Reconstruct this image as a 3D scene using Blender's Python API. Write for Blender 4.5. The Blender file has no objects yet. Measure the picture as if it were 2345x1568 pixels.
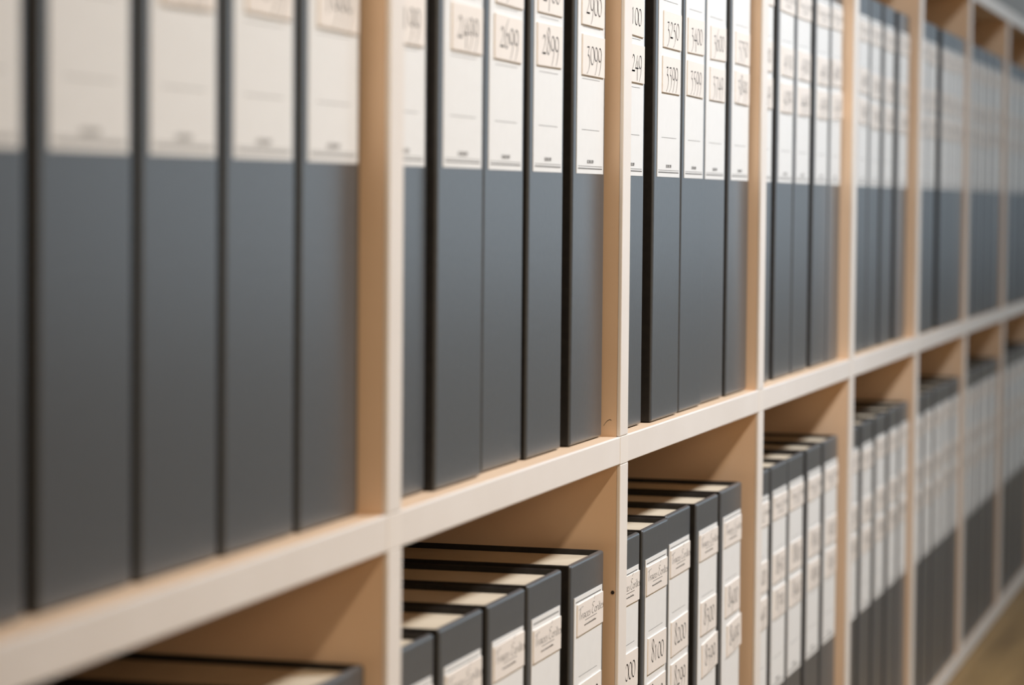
import bpy, bmesh, math, random
from mathutils import Vector, Matrix

# ------------------------------------------------------------------ camera, world, lamps, exposure
S = 0.424                      # width of one shelf bay in metres; lengths below marked "u" are in bays
scene = bpy.context.scene
col = scene.collection
F_PX = 6453.7
YAW, PITCH, ROLL = 0.274025, 0.0507959, 0.0088728
CAM = Vector((-2.68628704, -0.88361429, 0.35611504)) * S

fwd = Vector((math.cos(YAW) * math.cos(PITCH), math.sin(YAW) * math.cos(PITCH), -math.sin(PITCH)))
right0 = fwd.cross(Vector((0, 0, 1))).normalized()
up0 = right0.cross(fwd)
cr, sr = math.cos(ROLL), math.sin(ROLL)
right = cr * right0 + sr * up0
up = -sr * right0 + cr * up0
cam_data = bpy.data.cameras.new('camera')
cam_data.sensor_fit = 'HORIZONTAL'
cam_data.sensor_width = 36.0
cam_data.lens = F_PX / 2345 * 36.0
cam_data.clip_start = 0.02
cam_data.dof.use_dof = True
cam_data.dof.focus_distance = 3.93 * S
cam_data.dof.aperture_fstop = 8.2
cam_data.dof.aperture_blades = 0
cam = bpy.data.objects.new('camera', cam_data)
cam.matrix_world = Matrix(((right.x, up.x, -fwd.x, CAM.x), (right.y, up.y, -fwd.y, CAM.y),
                           (right.z, up.z, -fwd.z, CAM.z), (0, 0, 0, 1)))
col.objects.link(cam)
scene.camera = cam

world = bpy.data.worlds.new('daylight')
scene.world = world
world.use_nodes = True
bg = world.node_tree.nodes['Background']
bg.inputs['Color'].default_value = (0.72, 0.87, 1.0, 1)
bg.inputs['Strength'].default_value = 1.5


def area_lamp(name, loc, target, size, power, colour):
    d = bpy.data.lights.new(name, 'AREA')
    d.shape = 'DISK'
    d.size = size
    d.energy = power
    d.color = colour
    o = bpy.data.objects.new(name, d)
    o.location = loc
    o.rotation_euler = (Vector(target) - Vector(loc)).to_track_quat('-Z', 'Y').to_euler()
    col.objects.link(o)
    return o


area_lamp('ceiling_lamp', (1.62, -0.85, 1.35), (1.55, 0.0, 0.05), 0.22, 8.8, (0.93, 1.0, 1.09))
area_lamp('left_fill_light', (-2.2, -1.3, 0.55), (-0.2, 0.0, 0.0), 0.70, 9.0, (1.0, 0.76, 0.52))  # added fill light, out of view, to brighten left divider faces and cell interiors


def spot_lamp(name, loc, target, angle, radius, power, colour):
    d = bpy.data.lights.new(name, 'SPOT')
    d.energy = power
    d.color = colour
    d.spot_size = math.radians(angle)
    d.spot_blend = 1.0
    d.shadow_soft_size = radius
    o = bpy.data.objects.new(name, d)
    o.location = loc
    o.rotation_euler = (Vector(target) - Vector(loc)).to_track_quat('-Z', 'Y').to_euler()
    col.objects.link(o)
    return o


spot_lamp('gallery_spotlight', (-0.75, -1.0, 1.45), (0.42, 0.0, 0.05), 56, 0.06, 54.0, (1.0, 0.83, 0.64))
spot_lamp('gallery_spotlight', (0.68, -0.85, 1.35), (0.62, 0.0, 0.05), 112, 0.11, 96.0, (0.95, 1.0, 1.075))

scene.view_settings.view_transform = 'Standard'
scene.view_settings.look = 'None'
scene.view_settings.gamma = 1.0
scene.view_settings.use_curve_mapping = False
scene.view_settings.exposure = 0.0
scene.cycles.use_denoising = True
scene.cycles.use_adaptive_sampling = True
scene.cycles.adaptive_threshold = 0.05
scene.cycles.max_bounces = 6
scene.cycles.diffuse_bounces = 4
scene.cycles.caustics_reflective = False
scene.cycles.caustics_refractive = False

random.seed(11)


# ------------------------------------------------------------------ materials
def new_mat(name, base, rough=0.5, spec=0.5):
    m = bpy.data.materials.new(name)
    m.use_nodes = True
    b = m.node_tree.nodes['Principled BSDF']
    b.inputs['Base Color'].default_value = (*base, 1)
    b.inputs['Roughness'].default_value = rough
    b.inputs['Specular IOR Level'].default_value = spec
    return m


def add_noise(m, c1, c2, scale=(1, 1, 1), nscale=20.0, detail=4.0, bump=0.0, bdist=0.0005, lo=0.35, hi=0.65):
    nt = m.node_tree
    b = nt.nodes['Principled BSDF']
    tc = nt.nodes.new('ShaderNodeTexCoord')
    mp = nt.nodes.new('ShaderNodeMapping')
    mp.inputs['Scale'].default_value = scale
    nz = nt.nodes.new('ShaderNodeTexNoise')
    nz.inputs['Scale'].default_value = nscale
    nz.inputs['Detail'].default_value = detail
    rp = nt.nodes.new('ShaderNodeValToRGB')
    rp.color_ramp.elements[0].position = lo
    rp.color_ramp.elements[1].position = hi
    rp.color_ramp.elements[0].color = (*c1, 1)
    rp.color_ramp.elements[1].color = (*c2, 1)
    nt.links.new(tc.outputs['Object'], mp.inputs['Vector'])
    nt.links.new(mp.outputs['Vector'], nz.inputs['Vector'])
    nt.links.new(nz.outputs['Fac'], rp.inputs['Fac'])
    nt.links.new(rp.outputs['Color'], b.inputs['Base Color'])
    if bump:
        bp = nt.nodes.new('ShaderNodeBump')
        bp.inputs['Strength'].default_value = bump
        bp.inputs['Distance'].default_value = bdist
        nt.links.new(nz.outputs['Fac'], bp.inputs['Height'])
        nt.links.new(bp.outputs['Normal'], b.inputs['Normal'])
    return m


MAT = {}
MAT['board'] = add_noise(new_mat('maple_board', (.6, .42, .28), .55, .3), (.79, .565, .38), (.84, .615, .425),
                         (1, 1, 1), 9.0, 5.0)
MAT['edge'] = add_noise(new_mat('pale_edging', (.78, .67, .57), .5, .3), (.875, .815, .75), (.905, .85, .79),
                        (1, 1, 1), 14.0, 4.0)
MAT['joint'] = new_mat('pale_edging_light', (.92, .86, .79), .5, .3)
MAT['back'] = add_noise(new_mat('shelf_back', (.5, .36, .24), .6, .2), (.62, .49, .36), (.66, .53, .40), (1, 1, 1), 6.0)
MAT['spine'] = add_noise(new_mat('charcoal_spine_paper', (.09, .097, .104), .28, .38), (.086, .093, .100),
                         (.094, .101, .108), (1, 1, 1), 260.0, 3.0, 0.12, 0.0004)
MAT['cover'] = add_noise(new_mat('black_cover_board', (.016, .014, .014), .5, .4), (.013, .012, .012),
                         (.020, .018, .017), (1, 1, 1), 200.0, 3.0)
MAT['tray'] = add_noise(new_mat('cream_tray_board', (.66, .56, .42), .7, .2), (.62, .53, .40), (.70, .61, .47),
                        (1, 1, 1), 30.0, 3.0)
MAT['label'] = add_noise(new_mat('white_label_paper', (.84, .84, .81), .6, .25), (.872, .870, .848), (.89, .888, .866),
                         (1, 1, 1), 120.0, 4.0)
MAT['sticker'] = add_noise(new_mat('cream_sticker_card', (.86, .76, .66), .6, .25), (.91, .84, .77), (.925, .86, .79),
                           (1, 1, 1), 90.0, 3.0)
MAT['ink'] = new_mat('black_ink', (.012, .010, .010), .6, .2)
MAT['print'] = new_mat('grey_print', (.17, .165, .16), .7, .2)
MAT['hole'] = new_mat('dark_nail', (.03, .02, .015), .6, .3)
MAT['wall'] = add_noise(new_mat('grey_wall_paint', (.36, .345, .33), .8, .2), (.30, .275, .25), (.33, .30, .275),
                        (1, 1, 1), 3.0)
MAT['white_wall'] = new_mat('white_wall_paint', (.80, .80, .78), .8, .2)
MAT['dark_wall'] = new_mat('dark_wall_paint', (.05, .048, .045), .8, .2)
MAT['frame'] = new_mat('window_frame_paint', (.6, .6, .6), .5, .4)
fl = add_noise(new_mat('brown_wood_floor', (.26, .165, .085), .5, .35), (.27, .16, .058), (.43, .265, .10),
               (0.6, 9, 1), 4.0, 6.0)
MAT['floor'] = fl


# ------------------------------------------------------------------ mesh helpers
def link(name, mesh, mat, parent=None, loc=(0, 0, 0)):
    o = bpy.data.objects.new(name, mesh)
    if mat and not mesh.materials:
        mesh.materials.append(MAT[mat])
    col.objects.link(o)
    o.location = loc
    if parent:
        o.parent = parent
    return o


def box_bm(bm, x0, x1, y0, y1, z0, z1):
    v = [bm.verts.new(c) for c in ((x0, y0, z0), (x1, y0, z0), (x1, y1, z0), (x0, y1, z0),
                                   (x0, y0, z1), (x1, y0, z1), (x1, y1, z1), (x0, y1, z1))]
    for f in ((0, 3, 2, 1), (4, 5, 6, 7), (0, 1, 5, 4), (1, 2, 6, 5), (2, 3, 7, 6), (3, 0, 4, 7)):
        bm.faces.new([v[i] for i in f])


def mesh_from(bm, name, smooth=False):
    me = bpy.data.meshes.new(name)
    bm.normal_update()
    bm.to_mesh(me)
    bm.free()
    if smooth:
        for p in me.polygons:
            p.use_smooth = True
    return me


def box_mesh(name, x0, x1, y0, y1, z0, z1, bevel=0.0, seg=2):
    bm = bmesh.new()
    box_bm(bm, x0, x1, y0, y1, z0, z1)
    if bevel:
        bmesh.ops.bevel(bm, geom=bm.edges[:], offset=bevel, segments=seg, affect='EDGES', profile=0.5)
    return mesh_from(bm, name)


def empty(name, loc):
    o = bpy.data.objects.new(name, None)
    o.empty_display_size = 0.05
    o.location = loc
    col.objects.link(o)
    return o


def tag(o, label, cat, group=None):
    o['label'] = label
    o['category'] = cat
    if group:
        o['group'] = group


def structure(name, mesh, mat):
    o = link(name, mesh, mat)
    o['kind'] = 'structure'
    return o


# ------------------------------------------------------------------ sizes (u = bays)
RAIL = 0.0373 * S              # rail thickness
DIV = 0.0450 * S               # divider thickness
PITCHZ = 0.9095 * S            # from rail to rail
DEPTH = 0.31                   # shelf depth
K0, K1 = -2, 9                 # first and last divider
FLOOR_Z = -PITCHZ - 0.002
BH = 0.757 * S                 # box file height
STRIP = 0.0022

# ------------------------------------------------------------------ room
RX0, RX1, RY0, RY1, RZ1 = -3.0, 18.0, -2.0, DEPTH + 0.03, FLOOR_Z + 2.7
structure('floor', box_mesh('floor', RX0, RX1, RY0, RY1 + .1, FLOOR_Z - .1, FLOOR_Z), 'floor')
structure('ceiling', box_mesh('ceiling', RX0, RX1, RY0, RY1 + .1, RZ1, RZ1 + .1), 'white_wall')
structure('wall_back', box_mesh('wall_back', RX0, RX1, RY1, RY1 + .1, FLOOR_Z, RZ1), 'wall')
structure('wall_left', box_mesh('wall_left', RX0 - .1, RX0, RY0, RY1 + .1, FLOOR_Z, RZ1), 'white_wall')
structure('wall_right', box_mesh('wall_right', RX1, RX1 + .1, RY0, RY1 + .1, FLOOR_Z, RZ1), 'dark_wall')
bm = bmesh.new()
WX0, WX1, WZ0, WZ1 = 3.6, 12.0, FLOOR_Z + .22, FLOOR_Z + 2.35
box_bm(bm, RX0, WX0, RY0 - .15, RY0, FLOOR_Z, RZ1)
box_bm(bm, WX1, RX1, RY0 - .15, RY0, FLOOR_Z, RZ1)
box_bm(bm, WX0, WX1, RY0 - .15, RY0, FLOOR_Z, WZ0)
box_bm(bm, WX0, WX1, RY0 - .15, RY0, WZ1, RZ1)
structure('wall_front', mesh_from(bm, 'wall_front'), 'white_wall')
bm = bmesh.new()
for i in range(7):
    x = WX0 + (WX1 - WX0) * i / 6
    box_bm(bm, x - .03, x + .03, RY0 - .12, RY0 - .05, WZ0, WZ1)
box_bm(bm, WX0, WX1, RY0 - .12, RY0 - .05, WZ0, WZ0 + .05)
box_bm(bm, WX0, WX1, RY0 - .12, RY0 - .05, WZ1 - .05, WZ1)
structure('window_1', mesh_from(bm, 'window_1'), 'frame')

# ------------------------------------------------------------------ shelving unit
unit = empty('shelving_unit', (K0 * S, 0, FLOOR_Z))
tag(unit, 'long pale maple shelving unit with square bays full of box files', 'shelving')
UX0, UX1 = K0 * S, K1 * S + DIV
inv_unit = Vector((K0 * S, 0, FLOOR_Z))


def upart(name, mesh, mat):
    return link(name, mesh, mat, unit, -inv_unit)


def sub(name, mesh, mat, par):
    return link(name, mesh, mat, par)


for z0 in (-PITCHZ, 0.0, PITCHZ):
    b = upart('shelf_board', box_mesh('shelf_board', UX0, UX1, STRIP, DEPTH, z0, z0 + RAIL), 'board')
    sub('edge_strip', box_mesh('edge_strip', UX0, UX1, 0, STRIP, z0, z0 + RAIL, .0006), 'edge', b)
    for k in range(K0, K1 + 1):
        off = 0.0 if z0 >= 0 else 0.0
        sub('edge_joint', box_mesh('edge_joint', k * S, k * S + DIV, -.00025, STRIP, z0 + .0002, z0 + RAIL - .0002), 'joint', b)
for row, z0 in (('upper', RAIL), ('lower', -PITCHZ + RAIL)):
    z1 = z0 + PITCHZ - RAIL
    dx = 0.0 if row == 'upper' else 0.003 * S
    for k in range(K0, K1 + 1):
        x = k * S + (dx if k < K1 else 0)
        d = upart('divider', box_mesh('divider', x, x + DIV, STRIP, DEPTH - .006, z0, z1), 'board')
        sub('edge_strip', box_mesh('edge_strip', x, x + DIV, -.0001, STRIP, z0 + .0002, z1 - .0002, .0006), 'edge', d)
        if k == 1 and row == 'lower':
            bm = bmesh.new()
            bmesh.ops.create_cone(bm, cap_ends=True, segments=10, radius1=.0011, radius2=.0009, depth=.0006,
                                  matrix=Matrix.Translation((x - .0002, .0036, -.0738)) @ Matrix.Rotation(math.pi / 2, 4, 'Y'))
            sub('nail_head', mesh_from(bm, 'nail_head'), 'hole', d)
        if k == 1 and row == 'upper':
            bm = bmesh.new()
            pts = [(.0098, RAIL + .0062), (.0086, RAIL + .0080), (.0074, RAIL + .0092), (.0062, RAIL + .0098), (.0052, RAIL + .0094)]
            for (ya, za), (yb, zb) in zip(pts, pts[1:]):
                f = [bm.verts.new((x - .00008, ya, za - .0002)), bm.verts.new((x - .00008, yb, zb - .0002)),
                     bm.verts.new((x - .00008, yb, zb + .0002)), bm.verts.new((x - .00008, ya, za + .0002))]
                bm.faces.new(f)
            sub('scratch_mark', mesh_from(bm, 'scratch_mark'), 'hole', d)
upart('back_panel', box_mesh('back_panel', UX0, UX1, DEPTH - .006, DEPTH, -PITCHZ + RAIL, PITCHZ), 'back')

# ------------------------------------------------------------------ pen strokes
def catmull(pts, n=5):
    if len(pts) < 3:
        return pts
    out = []
    P = [pts[0]] + list(pts) + [pts[-1]]
    for i in range(1, len(P) - 2):
        p0, p1, p2, p3 = P[i - 1], P[i], P[i + 1], P[i + 2]
        for j in range(n):
            t = j / n
            out.append(tuple(0.5 * (2 * p1[a] + (p2[a] - p0[a]) * t + (2 * p0[a] - 5 * p1[a] + 4 * p2[a] - p3[a]) * t * t
                                    + (3 * p1[a] - p0[a] - 3 * p2[a] + p3[a]) * t ** 3) for a in (0, 1)))
    out.append(pts[-1])
    return out


def nib_stroke(bm, pts, nib, thin, xf):
    """sweep a broad nib held at a slant along the points; xf maps 2-D to the sticker's face"""
    nx, ny = math.cos(0.62) * nib / 2, math.sin(0.62) * nib / 2
    for a, b in zip(pts, pts[1:]):
        dx, dy = b[0] - a[0], b[1] - a[1]
        l = math.hypot(dx, dy) or 1e-6
        # keep a minimum line width across the direction of travel
        px, py = -dy / l * thin / 2, dx / l * thin / 2
        s = 1 if (px * nx + py * ny) >= 0 else -1
        ox, oy = nx * s + px, ny * s + py
        q = [(a[0] - ox, a[1] - oy), (b[0] - ox, b[1] - oy), (b[0] + ox, b[1] + oy), (a[0] + ox, a[1] + oy)]
        try:
            bm.faces.new([bm.verts.new(xf(*c)) for c in q])
        except ValueError:
            pass


def ell(cx, cy, rx, ry, a0=0, a1=360, n=22):
    return [(cx + rx * math.cos(math.radians(a0 + (a1 - a0) * i / n)), cy + ry * math.sin(math.radians(a0 + (a1 - a0) * i / n)))
            for i in range(n + 1)]


C = catmull
DIGITS = {
    '0': [ell(.46, .5, .40, .50, 100, 460)],
    '1': [[(.18, .82), (.36, 1.0)], [(.36, 1.0), (.36, 0)]],
    '2': [C([(.14, .78), (.34, .99), (.62, .88), (.62, .62), (.36, .30), (.08, .03)]), [(.08, .03), (.82, .03)], [(.10, .05), (.80, .05)]],
    '3': [[(.14, .94), (.62, .96)], C([(.62, .96), (.46, .72), (.32, .50)]), C([(.32, .50), (.60, .42), (.70, .10), (.52, -.30), (.10, -.56)])],
    '4': [[(.60, 1.0), (.08, .22)], [(.08, .22), (.86, .22)], [(.60, .66), (.56, -.52)]],
    '5': [[(.30, .95), (.74, .98)], [(.30, .95), (.24, .52)], C([(.24, .52), (.52, .50), (.70, .16), (.52, -.28), (.10, -.54)])],
    '6': [C([(.70, 1.48), (.34, 1.10), (.10, .52), (.20, .08), (.46, .0), (.74, .22), (.72, .58), (.46, .72), (.16, .52)])],
    '7': [[(.10, .94), (.80, .94)], C([(.80, .94), (.52, .30), (.36, -.52)])],
    '8': [C([(.68, 1.22), (.46, 1.42), (.20, 1.22), (.28, .92), (.62, .60), (.74, .28), (.46, .0), (.14, .24), (.26, .62), (.60, .90), (.68, 1.22)])],
    '9': [ell(.44, .62, .34, .38, 20, 380), C([(.78, .70), (.72, .26), (.52, -.22), (.24, -.56)])],
}
SCRIPT = {
    'T': (.80, [C([(-.15, 1.95), (.5, 2.15), (1.45, 2.35)]), C([(.55, 2.15), (.35, 1.1), (.25, .05)])]),
    'r': (.62, [C([(.0, .85), (.12, .5), (.12, .02)]), C([(.12, .5), (.3, .95), (.58, .88)])]),
    'a': (.82, [C([(.62, .8), (.3, .95), (.05, .45), (.25, .03), (.6, .6)]), C([(.64, .9), (.6, .3), (.82, .1)])]),
    'c': (.62, [C([(.56, .82), (.25, .92), (.05, .45), (.25, .03), (.62, .2)])]),
    'e': (.62, [C([(.08, .45), (.4, .6), (.42, .92), (.15, .8), (.08, .3), (.3, .02), (.62, .22)])]),
    's': (.60, [C([(.5, .92), (.2, .8), (.4, .42), (.3, .05), (.02, .1)])]),
    'E': (.98, [C([(.95, 2.0), (.5, 2.1), (.2, 1.7), (.55, 1.25), (.15, .95), (.05, .35), (.4, .0), (1.05, .4)]), [(.75, 2.6), (1.15, 3.2)]]),
    'i': (.36, [[(.12, .9), (.1, .1)], C([(.1, .1), (.2, .0), (.36, .2)]), [(.16, 1.4), (.22, 1.6)]]),
    't': (.50, [C([(.25, 1.6), (.15, .5), (.2, .05), (.45, .15)]), [(.0, 1.0), (.5, 1.1)]]),
    ' ': (.45, []),
}


def number_mesh(txt, width, height):
    """old-style pen numerals centred on a sticker of the given size (x right, z up, facing -y)"""
    bm = bmesh.new()
    h = height * .44
    adv = .88
    total = adv * len(txt)
    sx = min(h, width * .86 / total)
    x0 = -sx * total / 2 + sx * .02
    zb = -height * .22
    for i, ch in enumerate(txt):
        for st in DIGITS[ch]:
            nib_stroke(bm, st, .09, .03, lambda a, b, i=i: (x0 + (i * adv + a) * sx, 0, zb + b * h))
    return mesh_from(bm, 'number_lettering')


def script_mesh(width, height):
    bm = bmesh.new()
    word = 'Traces Ecrites'
    total = sum(SCRIPT[c][0] for c in word)
    s = width * 0.97 / total
    hx = height * .17
    x = -width * .455
    zb = -height * .02
    for ch in word:
        w, strokes = SCRIPT[ch]
        for st in strokes:
            nib_stroke(bm, st, .06, .05, lambda a, b, x=x: (min(x + a * s, width * .495), 0, zb + b * hx))
        x += w * s
    # ruled line and the tiny illegible line of type below it
    zl = -height * .10
    for t in (zl,):
        f = [bm.verts.new(c) for c in ((-width * .22, 0, t - .00014), (width * .24, 0, t - .00014), (width * .24, 0, t + .00014), (-width * .22, 0, t + .00014))]
        bm.faces.new(f)
    rnd = random.Random(4)
    xx = -width * .25
    zt = -height * .27
    while xx < width * .20:
        w = width * rnd.uniform(.010, .016)
        for k in range(2):
            a = xx + k * w * .55
            f = [bm.verts.new(c) for c in ((a, 0, zt), (a + w * .28, 0, zt), (a + w * .28, 0, zt + .0008), (a, 0, zt + .0008))]
            bm.faces.new(f)
        if rnd.random() < .6:
            zz = zt + rnd.choice((0, .0004, .0008))
            f = [bm.verts.new(c) for c in ((xx, 0, zz), (xx + w * .8, 0, zz), (xx + w * .8, 0, zz + .0003), (xx, 0, zz + .0003))]
            bm.faces.new(f)
        xx += w * 1.35
    return mesh_from(bm, 'title_lettering')


# ------------------------------------------------------------------ box files
_cache = {}


def cached(key, fn):
    if key not in _cache:
        _cache[key] = fn()
    return _cache[key]


def spine_mesh(w):
    """spine board: rounded vertical front corners, softened top and bottom edges"""
    bm = bmesh.new()
    r, t, h = .0013, .0022, BH
    prof = [(-w / 2, t)]
    for i in range(7):
        a = math.pi + math.pi / 2 * i / 6
        prof.append((-w / 2 + r + r * math.cos(a), r + r * math.sin(a)))
    prof.append((-w / 2 + r * 1.4, 0))
    prof.append((w / 2 - r * 1.4, 0))
    for i in range(7):
        a = -math.pi / 2 + math.pi / 2 * i / 6
        prof.append((w / 2 - r + r * math.cos(a), r + r * math.sin(a)))
    prof.append((w / 2, t))
    e = .0017
    levels = [(0, e), (e * .29, e * .29), (e * .6, e * .08), (e, 0), (e * 1.3, 0), (h - e * 1.3, 0), (h - e, 0), (h - e * .6, e * .08), (h - e * .29, e * .29), (h, e)]
    rings = []
    for z, inset in levels:
        ring = []
        for x, y in prof:
            # inset towards the middle of the board
            fx = x * (1 - 2 * inset / w)
            fy = y + inset * (1 - y / t)
            ring.append(bm.verts.new((fx, fy, z)))
        rings.append(ring)
    n = len(prof)
    for a, b in zip(rings, rings[1:]):
        for i in range(n - 1):
            bm.faces.new((a[i], a[i + 1], b[i + 1], b[i]))
        bm.faces.new((a[n - 1], a[0], b[0], b[n - 1]))
    bm.faces.new(list(reversed(rings[0])))
    bm.faces.new(rings[-1])
    me = mesh_from(bm, 'spine')
    for p in me.polygons:
        p.use_smooth = len(p.vertices) == 4
    return me


def print_mesh(w, h):
    """the label's printed frame, ruled lines and tiny maker's line (illegible type)"""
    bm = bmesh.new()

    def q(x0, x1, z0, z1):
        bm.faces.new([bm.verts.new(c) for c in ((x0, 0, z0), (x1, 0, z0), (x1, 0, z1), (x0, 0, z1))])
    i, t = .0028, .00022
    q(-w / 2 + i, w / 2 - i, i - t * 1.5, i + t * 1.5)
    q(-w / 2 + i, w / 2 - i, i + .0013 - t * .6, i + .0013 + t * .6)
    q(-w / 2 + i, w / 2 - i, h - i - t * 1.5, h - i + t * 1.5)
    for zz in (.409, .475, .542, .606):
        z = (zz - .352) * S
        q(-w * .33, w * .33, z - t * .55, z + t * .55)
    rnd = random.Random(2)
    x = -w * .12
    z0 = (.3655 - .352) * S
    hh = .0019
    for n in range(8):
        ww = w * .026
        q(x, x + ww * .34, z0, z0 + hh)
        if n % 3 != 1:
            q(x + ww * .62, x + ww * .95, z0, z0 + hh)
        zz = z0 + rnd.choice((0, .45, .84)) * hh
        q(x, x + ww * .9, zz, zz + hh * .16)
        if n % 2:
            q(x, x + ww * .9, z0 + hh * .84, z0 + hh)
        x += ww * 1.22
    return mesh_from(bm, 'label_print')


ORD = ['first', 'second', 'third', 'fourth', 'fifth']
BAY = {-2: 'hidden bay', -1: 'leftmost bay', 0: 'second bay', 1: 'third bay', 2: 'fourth bay', 3: 'fifth bay',
       4: 'sixth bay', 5: 'seventh bay', 6: 'eighth bay', 7: 'ninth bay', 8: 'tenth bay'}

UP = {-2: [(.055, .225), (.24, .41), (.43, .60), (.62, .79), (.815, .985)],
      -1: [(.070, .240), (.262, .439), (.452, .622), (.631, .808), (.819, .990)],
      0: [(.053, .224), (.233, .408), (.442, .612), (.624, .786), (.821, .989)],
      1: [(.050, .214), (.249, .425), (.447, .607), (.622, .798), (.823, .995)],
      2: [(.060, .234), (.278, .444), (.458, .624), (.672, .836), (.850, .995)],
      3: [(.050, .190), (.196, .352), (.375, .537), (.572, .735), (.812, .985)],
      4: [(.052, .216), (.224, .390), (.488, .653), (.660, .823), (.829, .992)]}
LO = {-2: [(.055, .225), (.24, .41), (.43, .60), (.62, .79), (.815, .985)],
      -1: [(.055, .225), (.240, .410), (.430, .600), (.620, .790), (.830, .996)],
      0: [(.052, .212), (.240, .407), (.431, .590), (.612, .772), (.808, .984)],
      1: [(.051, .202), (.222, .386), (.410, .576), (.592, .757), (.790, .964)],
      2: [(.050, .213), (.233, .393), (.402, .567), (.605, .768), (.795, .968)],
      3: [(.058, .222), (.262, .424), (.462, .624), (.664, .818), (.842, .990)]}
YUP = {-1: [.036, .035, .033, .030, .028], 0: [.032, .022, .031, .027, .023], 1: [.021, .014, .017, .022, .021],
       2: [.026] * 5, 3: [.026, .025, .026, .025, .026], 4: [.011] * 5, 5: [.011] * 5, 6: [.011] * 5}
YLO = {0: [.016, .018, .018, .020, .017], 1: [.018, .018, .025, .018, .020],
       2: [.019] * 5, 3: [.015] * 5, 4: [.011] * 5, 5: [.011] * 5, 6: [.011] * 5}
NUM_UP = {(-1, 0): ('1300', '1449'), (-1, 1): ('1450', '1599'), (-1, 2): ('1600', '1749'), (-1, 3): ('1750', '1899'), (-1, 4): ('1900', '1999'),
          (0, 0): ('2000', '2199'), (0, 1): ('2200', '2499'), (0, 2): ('2500', '2699'), (0, 3): ('2700', '2899'), (0, 4): ('2900', '3099'),
          (1, 0): ('3100', '3249'), (1, 1): ('3250', '3399'), (1, 2): ('3400', '3599'), (1, 3): ('3600', '3749'), (1, 4): ('3750', '3899')}
NUM_LO = {(0, 0): ('7500', '7599'), (0, 1): ('7600', '7699'), (0, 2): ('7700', '7799'), (0, 3): ('7800', '7899'), (0, 4): ('7900', '7999'),
          (1, 0): ('8000', '8099'), (1, 1): ('8100', '8199'), (1, 2): ('8200', '8299'), (1, 3): ('8300', '8399'), (1, 4): ('8400', '8499')}
READ_UP = {(0, 3): 'numbered 2700 to 2899', (0, 4): 'numbered 2900 to 3099', (1, 1): 'numbered 3250 to 3399'}
READ_LO = {}
random.seed(7)


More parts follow.
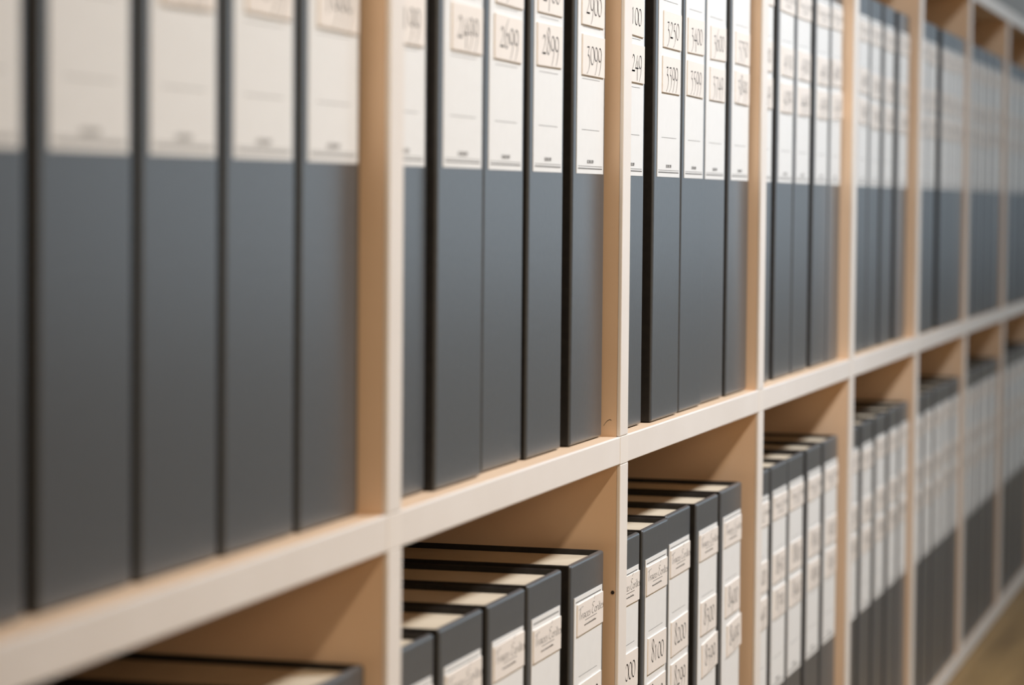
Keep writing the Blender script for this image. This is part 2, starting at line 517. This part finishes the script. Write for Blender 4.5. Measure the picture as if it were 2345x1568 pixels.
def box_file(row, k, i, x0, x1, y):
    w = round((x1 - x0) * S, 4)
    xc = (k + (x0 + x1) / 2) * S
    zb = RAIL + .0004 if row == 'upper' else -PITCHZ + RAIL + .0004
    root = empty('box_file', (xc, y * S, zb))
    near = k in (0, 1)
    read = (READ_UP if row == 'upper' else READ_LO).get((k, i))
    if read:
        lab = f'charcoal box file {read}, {ORD[i]} from left in {row} row of {BAY[k]}'
    else:
        lab = f'charcoal box file with white label, {ORD[i]} from left in {row} row of {BAY[k]}'
    tag(root, lab, 'box file', f'box files in the {row} row')
    link('spine', cached(('sp', w), lambda: spine_mesh(w)), 'spine', root)
    ct = .0026
    cm = cached('cover', lambda: box_mesh('cover', -ct / 2, ct / 2, .0012, .258, .0002, BH - .0002, .0005, 2))
    link('cover', cm, 'cover', root, (-w / 2 + ct / 2 - .0002, 0, 0))
    link('cover', cm, 'cover', root, (w / 2 - ct / 2 + .0002, 0, 0))
    link('inner_tray', cached(('tr', w), lambda: box_mesh('inner_tray', -w / 2 + ct + .0002, w / 2 - ct - .0002, .0026, .252, .003, BH - .0032, .0004, 1)), 'tray', root)
    lw, lh = w * .845, .360 * S
    lz = .352 * S
    lx = w * .018
    la = link('spine_label', cached(('lb', w), lambda: box_mesh('spine_label', -lw / 2, lw / 2, -.0002, .0002, 0, lh)), 'label', root, (lx, -.0001, lz))
    pr = link('label_print', cached(('lp', w), lambda: print_mesh(lw, lh)), 'print', la, (0, -.00026, 0))
    pr['kind'] = 'stuff'
    rnd = random.Random(1000 * (k + 5) + 10 * i + (row == 'lower'))
    # title sticker
    sw, sh = min(.137 * S, lw * .965), .0415 * S
    st = link('title_sticker', cached(('ts', sw), lambda: box_mesh('title_sticker', -sw / 2, sw / 2, -.0005, .0003, -sh / 2, sh / 2, .0001, 1)), 'sticker', root,
              (lx + lw / 2 - sw / 2 - .0003 + rnd.uniform(-.001, .0006), -.0006, (.6815 + rnd.uniform(-.004, .004)) * S))
    st.rotation_euler.y = rnd.uniform(-.012, .012)
    link('title_lettering', cached(('tl', sw), lambda: script_mesh(sw, sh)), 'ink', st, (0, -.00056, 0))
    nums = (NUM_UP if row == 'upper' else NUM_LO).get((k, i))
    if nums is None:
        base = (4000 if row == 'upper' else 8500) + (k * 5 + i - 10) * 150
        nums = (str(base % 10000).zfill(4), str((base + 149) % 10000).zfill(4))
    nw, nh = .118 * S, .0525 * S
    zoff = rnd.uniform(-.004, .004)
    if row == 'upper' and (k, i) == (1, 1):
        zoff = -.006
    if (row, k, i) == ('upper', 0, 4):
        zoff = 0
    peel = (row, k, i) in (('upper', 2, 4), ('lower', 1, 4), ('lower', 1, 3))
    for j, (txt, zc) in enumerate(zip(nums, (.571, .506))):
        ox = lx + lw / 2 - nw / 2 - .0026 + rnd.uniform(-.0012, .0012)
        if peel and j == 1:
            ox += .006
        n = link('number_sticker', cached('ns', lambda: box_mesh('number_sticker', -nw / 2, nw / 2, -.0005, .0003, -nh / 2, nh / 2, .0001, 1)), 'sticker', root,
                 (ox, -.0006, (zc + zoff) * S))
        n.rotation_euler.y = rnd.uniform(-.015, .015)
        if peel and j == 1:
            n.rotation_euler.y = -.05
        link('number_lettering', cached(('nm', txt), lambda: number_mesh(txt, nw, nh)), 'ink', n, (0, -.00056, 0))
    return root


for row, table, ytab, y0 in (('upper', UP, YUP, .024), ('lower', LO, YLO, .018)):
    for k in range(-2, 9):
        rnd = random.Random(50 + k + (100 if row == 'lower' else 0))
        spans = table.get(k)
        if spans is None:
            x, spans = .052, []
            for i in range(5):
                wd = rnd.uniform(.163, .171)
                spans.append((x, x + wd))
                x += wd + rnd.uniform(.004, .030)
            sh = .99 - spans[-1][1]
            spans = [(a + sh * j / 4, b + sh * j / 4) for j, (a, b) in enumerate(spans)]
        ys = ytab.get(k) or [y0 + rnd.uniform(-.005, .006) for _ in range(5)]
        for i, (a, b) in enumerate(spans):
            box_file(row, k, i, a, b, ys[i])
